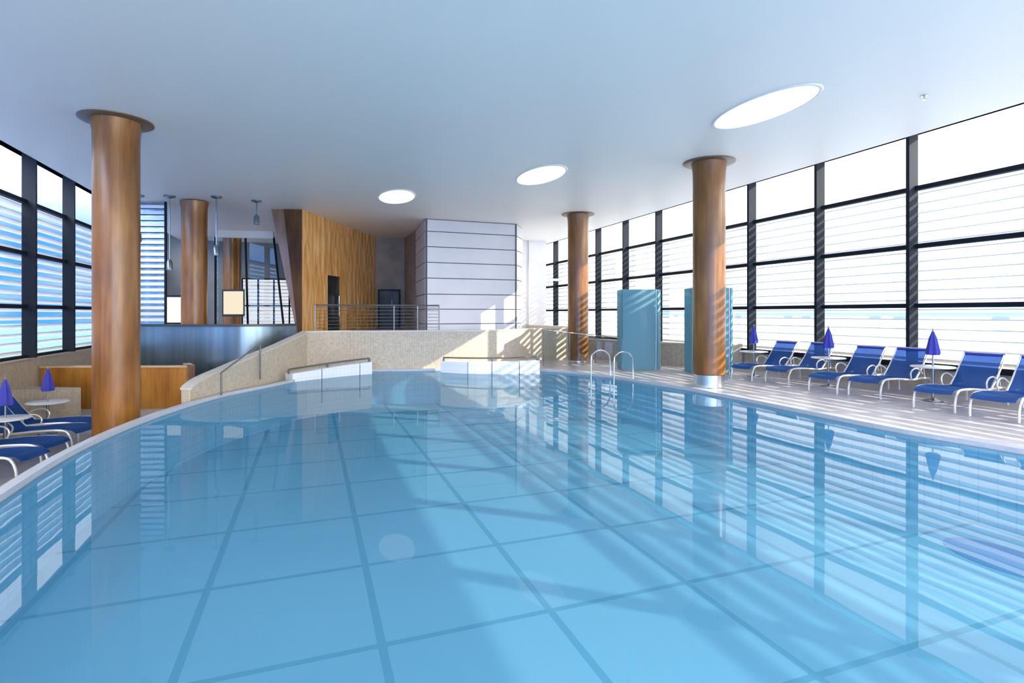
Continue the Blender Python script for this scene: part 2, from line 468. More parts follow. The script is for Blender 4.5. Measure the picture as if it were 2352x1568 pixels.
# ---------------------------------------------------------------- windows
TR = (4.07, 2.90, 1.70)
SR, SL = .50, .54
def bay(n, side, t):
    """one bay of curtain wall, t..t+PITCH, side +1 right / -1 left"""
    X = WR if side > 0 else WL
    sill = SR if side > 0 else SL
    q = -side                       # towards the room
    b = MB()
    xa, xb = sorted((X, X+q*.26)); b.box(xa, xb, t-.035, t+.035, sill, ZH)          # mullion
    xa, xb = sorted((X-q*.02, X+q*.10))
    for z in TR: b.box(xa, xb, t+.035, t+PITCH-.035, z-.045, z+.045)
    b.box(xa, xb, t+.035, t+PITCH-.035, ZH-.06, ZH); b.box(xa, xb, t+.035, t+PITCH-.035, sill, sill+.06)
    o = b.build('window_%d' % n, M['frame']); struct(o)
    g = MB()
    zs = [sill+.06]+[TR[2],TR[1],TR[0]]+[ZH-.06]
    for a, c in zip(zs[:-1], zs[1:]):
        g.add([(X-q*.01, t+.035, a),(X-q*.01, t+PITCH-.035, a),(X-q*.01, t+PITCH-.035, c),(X-q*.01, t+.035, c)], [(0,1,2,3)])
    g.build('glass_pane', M['glass'], o)
    s = MB(); z = sill+.10; st = .197
    while z < TR[0]-.05:
        x0, x1 = X-q*.10, X-q*.19
        dz = .03 if side > 0 else .040
        s.add([(x0,t,z+dz),(x1,t,z-dz),(x1,t+PITCH,z-dz),(x0,t+PITCH,z+dz),(x0,t,z+.012+dz),(x1,t,z+.012-dz),(x1,t+PITCH,z+.012-dz),(x0,t+PITCH,z+.012+dz)],
              [(0,3,2,1),(4,5,6,7),(0,1,5,4),(1,2,6,5),(2,3,7,6),(3,0,4,7)])
        z += st
    s.build('louver_screen', M['slat'] if side > 0 else M['slat_white'], o)
    return o
n = 1
tR0 = 7.54 - 6*PITCH
for i in range(15): bay(n, 1, tR0+i*PITCH); n += 1
tL0 = 17.5 - 11*PITCH
for i in range(15): bay(n, -1, tL0+i*PITCH); n += 1

# sill walls under the windows, end posts
w = MB().box(WR-.02, WR+.28, T0, T1, -.12, SR); w.box(WR-.1, WR+.3, T0, T1, ZH, ZH+.3)
w.box(WR, WR+.2, tR0+15*PITCH, T1, SR, ZH); w.box(WR, WR+.2, T0, tR0, SR, ZH)
struct(w.build('wall_right', M['mosaic']))
struct(MB().box(WR-.10, WR, T0, T1, SR-.05, SR).build('trim_2', M['frame']))
w = MB().box(WL-.28, WL+.02, T0, T1, LOW-.12, SL); w.box(WL-.3, WL+.1, T0, T1, ZH, ZH+.3)
w.box(WL-.2, WL, tL0+15*PITCH, T1, SL, ZH)
struct(w.build('wall_left', M['mosaic']))
struct(MB().box(WL, WL+.10, T0, T1, SL-.04, SL).build('trim_3', M['mosaic_top']))
struct(MB().box(WL-.3, WR+.3, T0-.2, T0, LOW-.1, .3).build('wall_back', M['plaster']))
bw = MB(); gwm = MB()  # unseen end wall, glazed to bring more sky light into the hall
for i in range(9):
    x = WL+.05+i*(WR-WL-.1)/8; bw.box(x-.04, x+.04, T0-.15, T0, .3, ZH)
for z in (.33, 1.7, 2.9, 4.07, ZH-.03): bw.box(WL, WR, T0-.12, T0-.02, z-.04, z+.04)
bwo = bw.build('window_32', M['frame']); struct(bwo)
gwm.add([(WL,T0-.07,.3),(WR,T0-.07,.3),(WR,T0-.07,ZH),(WL,T0-.07,ZH)],[(0,1,2,3)]); gwm.build('glass_pane', M['glass'], bwo)
struct(MB().box(WL-.3, WR+.3, T1, T1+.2, LOW-.1, ZH+.3).build('wall_front', M['greywall']))

# ---------------------------------------------------------------- gallery (podium) at the far end
front = [(-.17,15.72),(.74,15.95),(1.6,15.62),(2.8,15.40),(4.0,15.12),(5.0,15.08),(5.9,15.45),(6.7,16.1),(7.6,16.55),(8.9,16.8)]
FR = smooth_path(front, 5)
pod_poly = [(x, y+.06) for x, y in FR] + [(8.9, T1-.01), (-.17, T1-.01)]
pf = MB().prism(pod_poly, .2, UP).build('floor', M['deck']); struct(pf)
g = MB().ribbon(FR, -.5, 1.03, .16); g.obox((8.9,16.8),(8.9,T1),.16,-.1,1.03)
struct(g.build('wall_far', M['mosaic']))
g = MB().ribbon(FR, 1.03, 1.07, .20); g.obox((8.9,16.7),(8.9,T1),.20,1.03,1.07)
struct(g.build('trim_4', M['mosaic_top']))

# stepped-down parapet beside the stair to the lower lounge
par = [(-2.12,11.2),(-1.97,11.55),(-1.62,12.2),(-1.25,13.0),(-.85,13.9),(-.5,14.8),(-.17,15.72)]
PR = smooth_path(par, 4); kk = len(PR)
tops = [.17 + (1.03-.17)*(i/(kk-1)) for i in range(kk)]
struct(MB().ribbon(PR, LOW, 1, .16, z1s=tops).build('wall_parapet', M['mosaic']))
struct(MB().ribbon(PR, 0, 1, .21, z1s=[t+.035 for t in tops], z0s=tops).build('trim_5', M['mosaic_top']))

# low beige partition behind the showers
lp = smooth_path([(8.98,16.75),(9.5,15.2),(10.1,13.6),(10.9,12.6),(11.5,12.3)], 4)
struct(MB().ribbon(lp, -.02, .64, .14).build('wall_partition', M['mosaic']))
struct(MB().ribbon(lp, .64, .68, .18).build('trim_6', M['mosaic_top']))

# ---------------------------------------------------------------- columns
def column(x, y, z0, label, base=None, ring=True, r=.33):
    e = empty('column', (x, y, z0)); h = ZC-z0
    zb = base or 0
    MB().lathe([(r,zb),(r,h-.45),(r+.005,h-.22),(r+.03,h-.03)], n=48).build('shaft', M['column'], e, True)
    if base: MB().lathe([(r-.02,0),(r-.02,base-.012),(r-.03,base)], n=48).build('base_sleeve', M['steel'], e, True)
    if ring: MB().lathe([(r+.03,h-.03),(.51,h-.028),(.53,h-.015),(.53,h-.002)], n=48).build('collar', M['bronze'], e, True)
    tag(e, label, 'column', 'wood clad round columns'); return e
column(7.9, 9.37, 0., 'wood clad column with steel foot on the deck beside the right pool edge', .27)
column(8.06, 15.72, 0., 'wood clad column by the glass balustrade at the far right of the pool', .06)
column(-3.04, 10.76, LOW, 'big wood clad column with collar beside the left pool edge and loungers')
column(-3.13, 17.67, LOW, 'wood clad column rising behind the curved blue grey steel counter', ring=False)
column(-3.0, 24.5, LOW, 'farthest wood clad column in front of the dark end wall', ring=False)

# ---------------------------------------------------------------- wood clad leaning wall
def hexa(a, b, c, d_, e, f, g_, h): # bottom 4, top 4
    return [a,b,c,d_,e,f,g_,h], [(0,3,2,1),(4,5,6,7),(0,1,5,4),(1,2,6,5),(2,3,7,6),(3,0,4,7)]
ww = empty('wood_clad_volume', (-.3, 17.9, UP))
def rel(o, e):  # parent keeping world coordinates
    o.parent = e; o.matrix_parent_inverse = Matrix.Translation(-Vector(e.location)); return o
# face plane runs from (-.27,17.9) to (2.55,23.5)
Fd = Vector((2.82, 5.6)).normalized()
A = Vector((-.27,17.9)); B = Vector((2.55,23.5))
Ab = A + Vector((.04,-.02))
doorA, doorB = 1.75, 2.85      # along the face
def face_seg(mb, t0_, t1_, z0, z1, th=.10):
    a = A+Fd*t0_; b = A+Fd*t1_; nx = Vector((Fd.y,-Fd.x))
    c0 = a-nx*th; c1 = b-nx*th
    vs, fs_ = hexa((a.x,a.y,z0),(b.x,b.y,z0),(c1.x,c1.y,z0),(c0.x,c0.y,z0),(a.x,a.y,z1),(b.x,b.y,z1),(c1.x,c1.y,z1),(c0.x,c0.y,z1)); mb.add(vs, fs_)
Lw = (B-A).length
fm = MB(); face_seg(fm,0,doorA,UP,ZC); face_seg(fm,doorB,Lw,UP,ZC); face_seg(fm,doorA,doorB,2.85,ZC)
rel(fm.build('relief_panelling', M['panelwood']), ww)
dm = MB(); face_seg(dm,doorA,doorB,UP,2.85,.04)
a = A+Fd*doorA-Vector((Fd.y,-Fd.x))*.08
o = rel(dm.build('doorway', M['shelldark']), ww); o.location = tuple(Vector((-.07,.04,0)))
hm = MB(); p = A+Fd*(doorB-.25)+Vector((Fd.y,-Fd.x))*.02
hm.tube([(p.x,p.y,UP+.55),(p.x,p.y,UP+1.25)], .018); rel(hm.build('pull_handle', M['steel']), ww)
# leaning end: trapezoid cap facing the pool, thin at the floor and wide at the ceiling
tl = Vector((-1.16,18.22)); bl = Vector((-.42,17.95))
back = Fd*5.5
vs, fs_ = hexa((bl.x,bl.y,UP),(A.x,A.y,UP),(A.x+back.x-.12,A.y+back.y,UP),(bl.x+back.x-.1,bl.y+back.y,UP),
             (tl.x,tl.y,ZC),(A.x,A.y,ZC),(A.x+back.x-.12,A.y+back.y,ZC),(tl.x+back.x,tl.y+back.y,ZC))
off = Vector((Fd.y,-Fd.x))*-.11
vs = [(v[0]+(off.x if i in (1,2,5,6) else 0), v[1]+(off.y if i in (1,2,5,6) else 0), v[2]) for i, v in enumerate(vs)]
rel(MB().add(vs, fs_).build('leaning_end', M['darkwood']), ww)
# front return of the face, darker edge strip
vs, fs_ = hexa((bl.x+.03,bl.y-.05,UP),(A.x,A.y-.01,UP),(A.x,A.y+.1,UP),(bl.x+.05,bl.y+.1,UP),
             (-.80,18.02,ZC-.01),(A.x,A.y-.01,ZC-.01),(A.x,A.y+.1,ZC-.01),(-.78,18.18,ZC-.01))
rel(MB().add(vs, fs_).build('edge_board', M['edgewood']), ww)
tag(ww, 'orange wood clad volume with leaning end and wavy relief panels on the gallery', 'wall cladding')

# recess with dark glass doors
rc = MB().obox((2.40,23.62),(3.75,23.2),.1,UP,ZC); rc.obox((3.78,21.1),(3.72,23.2),.06,UP,ZC)
struct(rc.build('wall_recess', M['taupe']))
def door(a, b, z1, lab, n_):
    e = empty('door_%d' % n_, (a[0], a[1], UP))
    mx = ((a[0]+b[0])/2, (a[1]+b[1])/2)
    rel(MB().obox(a,b,.04,UP,z1).build('door_leaf', M['shelldark']), e)
    f = MB().obox(a,(a[0]+(b[0]-a[0])*.06,a[1]+(b[1]-a[1])*.06),.07,UP,z1+.05)
    f.obox((b[0]-(b[0]-a[0])*.06,b[1]-(b[1]-a[1])*.06),b,.07,UP,z1+.05); f.obox(a,b,.07,z1,z1+.05)
    rel(f.build('door_frame', M['frame']), e)
    rel(MB().tube([(mx[0]+.1,mx[1]-.08,UP+.9),(mx[0]+.1,mx[1]-.08,UP+1.2)],.015).build('door_handle', M['steel']), e)
    struct(e, lab, 'door')
door((2.62,23.32),(3.5,23.08),2.5,'tall dark glazed door in the taupe recess', 1)

# white panel clad volume
pv = empty('panelled_volume', (3.65,18.26,UP))
A1, B1, C1, D1 = (3.82,20.96),(3.65,18.26),(6.84,18.25),(7.41,19.11)
body = MB().prism([A1,B1,C1,D1,(7.41,22.05),(3.9,22.05)], UP, ZC-.01)
rel(body.build('core', M['joint']), pv)
zj = [UP+.0,1.19,1.69,2.2,2.74,3.27,3.80,4.32,ZC-.01]
pm = MB()
def panels(mb, a, b, out, seams):
    d_ = Vector(b)-Vector(a); L_ = d_.length; d_.normalize(); o_ = Vector(out)*.03
    ss = [0]+seams+[L_]
    for i in range(len(ss)-1):
        p = Vector(a)+d_*(ss[i]+.014)+o_; q = Vector(a)+d_*(ss[i+1]-.014)+o_
        for z0, z1 in zip(zj[:-1], zj[1:]): mb.obox(p, q, .05, z0+.014, z1-.014)
panels(pm, B1, C1, (0,-1), [])
panels(pm, A1, B1, (-1,-.06), [1.6])
panels(pm, C1, D1, (.83,-.55), [])
panels(pm, D1, (7.41,22.1), (1,0), [1.6])
rel(pm.build('cladding_panel', M['panel']), pv)
for c_, o_ in ((B1, (-.02,-.05)), (C1, (.02,-.05))):
    rel(MB().box(c_[0]+o_[0]-.02, c_[0]+o_[0]+.02, c_[1]+o_[1]-.02, c_[1]+o_[1]+.02, UP, ZC-.01).build('corner_joint', M['joint']), pv)
tag(pv, 'tall white panel clad volume with dark joints standing on the gallery', 'wall cladding')
# far white wall right of it
struct(MB().box(7.3, 9.62, 22.1, 22.3, UP-.3, ZC).build('wall_end', M['plaster']))
struct(MB().box(8.9, 9.7, 22.0, 22.32, -.1, ZC).build('wall_end', M['plaster']))
bm_ = MB().box(9.7, WR, 22.1, 22.18, 3.0, 3.1)
struct(bm_.build('trim_7', M['plaster']))

# ---------------------------------------------------------------- railings
def railing(name, label, pts, zf, top, nbars, posts, mat, r=.012, cat='railing', below=.0):
    e = empty(name, (pts[0][0], pts[0][1], zf))
    rel(MB().tube([(x,y,top) for x,y in pts], r*1.9).build('handrail', mat), e)
    for i in range(nbars):
        z = zf+.10+(top-zf-.16)*i/max(nbars-1,1)
        rel(MB().tube([(x,y,z) for x,y in pts], r*.62, 6).build('bar', mat), e)
    for (x,y) in posts:
        rel(MB().tube([(x,y,zf),(x,y,top)], r*1.5).build('post', mat), e)
    tag(e, label, cat); return e
rp = [(.10,16.65),(1.0,16.75),(2.2,16.75),(3.7,16.55)]
railing('gallery_railing', 'stainless steel gallery railing with horizontal bars in front of the wood wall', smooth_path(rp,3), UP, 1.79, 8,
        [(.10,16.65),(2.35,16.73),(3.05,16.65),(3.7,16.55)], M['railsteel'])
# glass balustrade on the deck by the far right column
gb = empty('glass_balustrade', (6.5,14.9,0))
gp = [(6.42,14.75),(7.35,14.9),(8.3,15.0),(9.15,14.55)]
for i in range(3):
    a, b = gp[i], gp[i+1]
    rel(MB().obox((a[0]+(b[0]-a[0])*.03,a[1]+(b[1]-a[1])*.03),(a[0]+(b[0]-a[0])*.97,a[1]+(b[1]-a[1])*.97),.012,.05,1.0-.1*i).build('glass_panel', M['railglass']), gb)
for i, (x,y) in enumerate(gp):
    rel(MB().tube([(x,y,0),(x,y,1.06-.1*i)], .014).build('post', M['darkrail']), gb)
rel(MB().tube([(x,y,1.06-.1*i) for i,(x,y) in enumerate(gp)], .014).build('handrail', M['railsteel']), gb)
tag(gb, 'glass balustrade with thin dark posts on the deck before the far right column', 'balustrade')
# handrail on the parapet of the stair
hr = empty('stair_handrail', (-1.8,11.9,0))
a1 = (-1.60,11.55); a2 = (-1.05,13.05)
rel(MB().tube([(a1[0],a1[1],0),(a1[0],a1[1],.42)],.018).build('post', M['darkrail']), hr)
rel(MB().tube([(a2[0],a2[1],.1),(a2[0],a2[1],.86)],.018).build('post', M['darkrail']), hr)
rel(MB().tube([(a1[0],a1[1],.42),(a2[0]-.05,a2[1]-.1,.84),(a2[0],a2[1],.86)],.018).build('handrail', M['railsteel']), hr)
tag(hr, 'short sloping steel handrail by the left stair parapet', 'handrail')

# ---------------------------------------------------------------- white tiled massage ledges in the pool
def ledge(label, pts, h0, h1, railz, seams):
    P_ = smooth_path(pts, 6); kk = len(P_)
    e = empty('massage_ledge', (P_[0][0], P_[0][1], -.06))
    tz = [h0+(h1-h0)*i/(kk-1) for i in range(kk)]
    rel(MB().ribbon(P_, ZB, 1, .30, z1s=tz).build('tiled_body', M['whitetile']), e)
    up_ = [(x, y) for x, y in P_]
    for f in seams:
        i = int(f*(kk-1)); dx = P_[min(i+1,kk-1)][0]-P_[i-1][0]; dy = P_[min(i+1,kk-1)][1]-P_[i-1][1]; l = hypot(dx,dy)
        nx, ny = dy/l, -dx/l
        x, y = P_[i][0]+nx*.152, P_[i][1]+ny*.152
        rel(MB().box(x-.008,x+.008,y-.006,y+.006,ZB+.3,tz[i]).build('joint', M['joint']), e)
    rel(MB().tube([(x,y,t+.09) for (x,y),t in zip(P_,tz)], .022).build('grab_rail', M['darkrail'], None, True), e)
    for f in (0.0, .5, 1.):
        i = int(f*(kk-1)); x, y = P_[i]
        rel(MB().tube([(x,y,tz[i]-.01),(x,y,tz[i]+.09)], .03).build('rail_post', M['darkrail']), e)
    return tag(e, label, 'pool ledge', 'white tiled massage ledges')
ledge('white tiled massage ledge with dark rail by the left stair parapet', [(-.50,13.85),(.05,14.22),(.72,14.66),(1.45,14.98)], .13, .26, .4, (.42,.85))
ledge('white tiled massage ledge with dark rail below the sunlit beige wall', [(3.42,14.72),(3.9,14.22),(4.55,13.84),(5.2,13.62),(5.75,13.62)], .24, .28, .4, (.3,.52,.76))

# ---------------------------------------------------------------- pool ladder
ld = empty('pool_ladder', (6.85,11.3,0))
for (x,y) in ((6.62,11.75),(6.86,11.1)):
    dx, dy = .93, .36
    pts = [(x-.32*dx,y-.32*dy,-.8),(x-.32*dx,y-.32*dy,.40),(x-.22*dx,y-.22*dy,.58),(x-.02*dx,y-.02*dy,.64),(x+.22*dx,y+.22*dy,.60),(x+.36*dx,y+.36*dy,.48),(x+.40*dx,y+.40*dy,.2),(x+.40*dx,y+.40*dy,0)]
    rel(MB().tube(smooth_path(pts,4), .019, 8).build('grab_rail', M['steel'], None, True), ld)
for z in (-.25,-.5):
    rel(MB().tube([(6.62-.30,11.75-.115,z),(6.86-.30,11.1-.115,z)],.02).build('step', M['steel']), ld)
tag(ld, 'curved stainless steel pool ladder in front of the fully visible turquoise shower screen', 'pool ladder')

# ---------------------------------------------------------------- turquoise shower screens
def shower(x, y, rz, label, h=2.2):
    e = empty('shower_screen', (x, y, 0), rz)
    MB().ribbon(smooth_path([(-.48,-.02),(-.1,-.10),(.40,-.04)],5), .01, h, .03).build('front_panel', M['turq'], e, True)
    MB().ribbon(smooth_path([(.46,-.02),(.60,.22),(.62,.55)],4), .01, h, .03).build('side_panel', M['turq'], e, True)
    MB().ribbon([(-.50,.0),(-.50,.62)], .01, h, .03).build('side_panel', M['turq'], e)
    MB().tube([(.43,-.03,0),(.43,-.03,h)], .014).build('edge_rail', M['steel'], e)
    MB().tube([(.1,.55,0),(.1,.55,h-.1),(.1,.42,h-.02),(.1,.25,h-.04)], .014).build('shower_pipe', M['steel'], e)
    MB().lathe([(.012,.02),(.05,-.01),(.055,-.02)], c=(.1,.25,h-.05), n=16).build('shower_head', M['steel'], e)
    return tag(e, label, 'shower', 'turquoise shower screens')
shower(8.43, 12.75, -.36, 'turquoise glass shower screen standing clear beside the pool ladder')
shower(9.62, 11.3, -.36, 'turquoise glass shower screen half hidden behind the right column')

# ---------------------------------------------------------------- loungers
def make_lounger():
    e = empty('sun_lounger'); W = .29
    def side(y):
        return smooth_path([(.10,y,.26),(.16,y,.325),(.30,y,.345),(.62,y,.335),(.95,y,.305),(1.18,y,.30),(1.40,y,.31),(1.60,y,.30)],4)
    fr = MB()
    for y in (-W, W): fr.tube(side(y), .019, 8)
    for x, z in ((.16,.325),(1.18,.30),(1.58,.30)): fr.tube([(x,-W,z),(x,W,z)], .014, 8)
    fr.build('frame', M['champagne'], e, True)
    for y in (-W, W):
        MB().tube(smooth_path([(.10,y,.26),(.065,y,.15),(.06,y,.0)],4), .018, 8).build('leg', M['champagne'], e, True)
        MB().tube(smooth_path([(1.60,y,.30),(1.68,y,.24),(1.70,y,.12),(1.70,y,.0)],4), .018, 8).build('leg', M['champagne'], e, True)
        # hooped arm rest
        MB().tube(smooth_path([(.98,y*1.08,.31),(.94,y*1.1,.41),(1.0,y*1.12,.49),(1.14,y*1.12,.51),(1.28,y*1.1,.45),(1.34,y*1.06,.40)],4), .014, 8).build('armrest', M['champagne'], e, True)
    # seat sling
    def sling(path, w0, th=.008):
        mb = MB(); P_ = smooth_path(path, 4)
        vs = []; 
        for (x,z) in P_: 
            for y in (-w0, -w0*.4, w0*.4, w0): 
                sag = -.012 if abs(y) < w0 else 0
                vs += [(x,y,z+th+sag),(x,y,z+sag)]
        fs_ = []; k_ = len(P_)
        for i in range(k_-1):
            o_ = i*8; p_ = o_+8
            for j in range(3):
                fs_.append((o_+2*j,o_+2*j+2,p_+2*j+2,p_+2*j)); fs_.append((o_+2*j+1,p_+2*j+1,p_+2*j+3,o_+2*j+3))
            fs_.append((o_,p_,p_+1,o_+1)); fs_.append((o_+6,o_+7,p_+7,p_+6))
        fs_.append((0,1,3,2)); fs_.append((2,3,5,4)); fs_.append((4,5,7,6))
        l_ = (k_-1)*8; fs_.append((l_,l_+2,l_+3,l_+1)); fs_.append((l_+2,l_+4,l_+5,l_+3)); fs_.append((l_+4,l_+6,l_+7,l_+5))
        return mb.add(vs, fs_)
    sling([(.02,.28),(.10,.335),(.30,.355),(.62,.345),(.95,.315),(1.16,.31)], W-.02).build('seat_sling', M['sling'], e)
    hx, hz = 1.16, .31; tx, tz = 1.62, .86
    sling([(hx,hz),(hx+.16,hz+.17),(hx+.31,hz+.36),(tx,tz)], W-.02).build('back_sling', M['sling'], e)
    bf = MB()
    bf.tube([(hx,-W,hz),(hx+.17,-W,hz+.16),(hx+.33,-W,hz+.35),(tx+.01,-W,tz),(tx+.01,W,tz),(hx+.33,W,hz+.35),(hx+.17,W,hz+.16),(hx,W,hz)], .016, 8)
    bf.build('back_frame', M['champagne'], e)
    pb = MB().tube([(tx-.03,-W+.03,tz-.025),(tx-.03,W-.03,tz-.025)], .022, 8); pb.build('head_band', M['parasol'], e)
    for y in (-W+.03, W-.03): MB().tube([(hx+.30,y,hz+.32),(1.52,y,.31)], .010, 6).build('back_strut', M['champagne'], e)
    return e
proto_l = make_lounger()
first = [True]
def put(proto, flag, loc, rz, label, group, cat):
    o = proto if flag[0] else copy_tree(proto)
    flag[0] = False
    o.location = loc; o.rotation_euler = (0,0,rz); tag(o, label, cat, group); return o
GR = 'blue sling loungers along the right windows'; GL = 'blue sling loungers on the lower left floor'
# (foot x, foot y, axis angle)
for (x, y, rz, lab) in [
    (9.28, 9.98, .10, 'blue sling lounger farthest back on the right, just past the column'),
    (9.55, 9.22, .10, 'second farthest right blue sling lounger, its back beside a closed parasol'),
    (9.32, 7.88, .10, 'blue sling lounger just in front of the middle right table'),
    (9.52, 7.18, .10, 'blue sling lounger just behind the nearest right table'),
    (9.26, 5.82, .10, 'blue sling lounger in front of the nearest right table, fully in view'),
    (9.25, 5.00, .10, 'nearest right blue sling lounger, cut by the right picture edge')]:
    put(proto_l, first, (x, y, 0), rz, lab, GR, 'sun lounger')
for (x, y, rz, lab) in [
    (-3.75, 11.98, 2.9, 'farthest left blue sling lounger, nearly hidden behind the next one'),
    (-3.60, 11.27, 2.9, 'left blue sling lounger with its raised back in view by the wood column'),
    (-3.62, 10.22, 2.9, 'left blue sling lounger second nearest, just in front of the left edge parasol'),
    (-3.60, 9.45, 2.9, 'nearest left blue sling lounger, only its foot end in view')]:
    put(proto_l, first, (x, y, LOW), rz, lab, GL, 'sun lounger')

def make_table():
    e = empty('side_table')
    MB().lathe([(.31,.585),(.33,.592),(.33,.606),(.32,.612)], n=32).build('tabletop', M['table'], e, True)
    MB().lathe([(.025,.03),(.025,.585)], n=16).build('stem', M['railsteel'], e, True)
    MB().lathe([(.15,0),(.15,.015),(.05,.04),(.025,.06)], n=24).build('base', M['railsteel'], e, True)
    return e
def make_parasol():
    e = empty('closed_parasol')
    mb = MB(); nn = 24; prof = [(.012,.62),(.05,.50),(.075,.36),(.095,.24),(.085,.20)]
    vs = []; fs_ = []
    for r, z in prof:
        for j in range(nn):
            a = 2*pi*j/nn; q = r*(1+.16*cos(a*6)) ; vs.append((q*cos(a), q*sin(a), z))
    for i in range(len(prof)-1):
        for j in range(nn): fs_.append((i*nn+j, i*nn+(j+1)%nn, (i+1)*nn+(j+1)%nn, (i+1)*nn+j))
    fs_.append(tuple(range(nn))); fs_.append(tuple((len(prof)-1)*nn+j for j in range(nn)))
    mb.add(vs, fs_).build('canopy', M['parasol'], e, True)
    MB().lathe([(.014,.0),(.014,.20)], n=12).build('pole', M['railsteel'], e)
    MB().lathe([(.012,.60),(.014,.64),(.004,.67)], n=10).build('finial', M['railsteel'], e)
    return e
pt = make_table(); pp = make_parasol(); ft = [True]; fp = [True]
for (x, y, z, la, lb) in [
    (10.25,10.55,0,'round side table farthest along the right windows','closed violet blue parasol on the farthest right table'),
    (10.30,8.52,0,'round side table between the second and third right loungers','closed violet blue parasol on the middle right table'),
    (10.30,6.45,0,'nearest round side table by the right windows','closed violet blue parasol on the nearest right table'),
    (-4.70,12.75,LOW,'round side table by the wooden counter on the lower left','closed violet blue parasol in front of the wooden counter'),
    (-4.60,10.98,LOW,'round side table at the left picture edge','closed violet blue parasol at the left picture edge')]:
    put(pt, ft, (x,y,z), 0, la, 'round side tables between loungers', 'table')
    put(pp, fp, (x,y,z+.612), 0, lb, 'closed parasols on side tables', 'parasol')

# ---------------------------------------------------------------- left lower lounge: counter, steel drum, screens
bc = empty('wooden_counter', (-2.78,15.35,LOW))
ca, cb = Vector((-6.05,16.1)), Vector((-2.73,15.0))
nrm = Vector((ca.y-cb.y, cb.x-ca.x)).normalized()
rel(MB().obox(ca, cb, .10, LOW, .25).build('front_panel', M['barwood']), bc)
b2 = cb+Vector((-.24,.8))
rel(MB().obox(cb, b2, .10, LOW, .25).build('end_panel', M['darkwood']), bc)
rel(MB().obox(ca, cb, .16, .25, .29).build('cap', M['barcap']), bc)
rel(MB().obox(cb, b2, .16, .25, .29).build('cap', M['barcap']), bc)
rel(MB().obox((cb.x-.06,cb.y-.08),(cb.x+.07,cb.y-.02),.14,LOW,.29).build('corner_post', M['darkwood']), bc)
tag(bc, 'wood panelled bar counter behind the left column on the lower floor', 'counter')
pl = MB().obox((-5.85,14.55),(-4.75,14.05),.4,LOW,-.05).build('planter_block', M['mosaic'])
tag(pl, 'low beige tiled block in front of the wooden counter', 'planter')

dr = empty('steel_counter', (-1.8,15.6,LOW))
dp = smooth_path([(-4.6,17.3),(-4.0,16.9),(-3.3,16.55),(-2.5,16.1),(-1.7,15.9),(-.95,16.1),(-.45,16.6)],6)
rel(MB().ribbon(dp, LOW, 1.20, .10).build('curved_front', M['drum'], None, True), dr)
rel(MB().ribbon(dp, 1.20, 1.26, .30).build('counter_top', M['black'], None, True), dr)
tag(dr, 'curved blue grey steel bar counter below the gallery', 'counter')

# reflection of louvres in glass, modelled as a slatted panel beyond the left column
lv = empty('louvre_reflection', (-4.5,18.1,LOW))
la_, lb_ = Vector((-4.95,18.35)), Vector((-3.90,18.05))
f = MB(); f.obox(la_, la_+(lb_-la_)*.04, .06, LOW, ZC); f.obox(lb_-(lb_-la_)*.04, lb_, .06, LOW, ZC)
rel(f.build('frame', M['frame']), lv)
s = MB(); z = .3
while z < ZC-.1:
    s.obox(la_+(lb_-la_)*.04, lb_-(lb_-la_)*.04, .05, z, z+.09); z += .17
rel(s.build('slats', M['slat']), lv)
rel(MB().obox(la_+(lb_-la_)*.04+Vector((.03,.08)), lb_-(lb_-la_)*.04+Vector((.03,.08)), .01, 0, ZC-.02).build('backing_panel', M['drum']), lv)
tag(lv, 'tall narrow reflection of white louvres, modelled as slats, just right of the big left column', 'screen')

# lit screens
def screen(name, a, b, z0, z1, mat, lab, cat):
    e = empty(name, (a[0], a[1], z0)); a = Vector(a); b = Vector(b)
    rel(MB().obox(a, b, .06, z0, z1).build('housing', M['black']), e)
    n_ = Vector((b.y-a.y, a.x-b.x)).normalized()*.035; d_ = (b-a)
    rel(MB().obox(a+d_*.07+n_, b-d_*.03+n_, .01, z0+.07, z1-.06).build('display', mat), e)
    stp = (a+b)/2
    rel(MB().tube([(stp.x,stp.y+.02,LOW),(stp.x,stp.y+.02,z0)], .03).build('stand', M['black']), e)
    tag(e, lab, cat)
screen('display_screen', (-4.28,19.2),(-3.62,18.98),1.2,2.1,M['screen'],'white lit display screen left of the second column','screen')
screen('menu_panel', (-2.62,19.2),(-1.98,18.95),1.45,2.30,M['cream'],'cream lit panel right of the second column','panel')

# glass enclosure of the bar
ge = empty('glass_partition', (-2.7,19.8,LOW))
ga, gb_ = Vector((-2.85,19.4)), Vector((-.65,19.0))
for f_ in (0,.45,1.):
    p = ga+(gb_-ga)*f_
    lean = Vector((.0,.0)) if f_ == 0 else (gb_-ga).normalized()*(-.12 if f_ < 1 else -.5)
    rel(MB().tube([(p.x,p.y,LOW),(p.x+lean.x,p.y+lean.y,4.0)], .035, 6).build('post', M['frame']), ge)
    if f_ < 1:
        q = ga+(gb_-ga)*(.45 if f_ == 0 else 1.)
        l2 = (gb_-ga).normalized()*(-.12 if f_ == 0 else -.5)
        rel(MB().add([(p.x,p.y,LOW),(q.x,q.y,LOW),(q.x+l2.x,q.y+l2.y,4.0),(p.x+lean.x,p.y+lean.y,4.0)],[(0,1,2,3)]).build('glass_panel', M['railglass']), ge)
e_ = gb_+(gb_-ga).normalized()*(-.5)
rel(MB().obox(ga, e_, .10, 3.95, 4.18).build('top_beam', M['table']), ge)
tag(ge, 'glass partition with pale top beam behind the steel counter', 'partition')

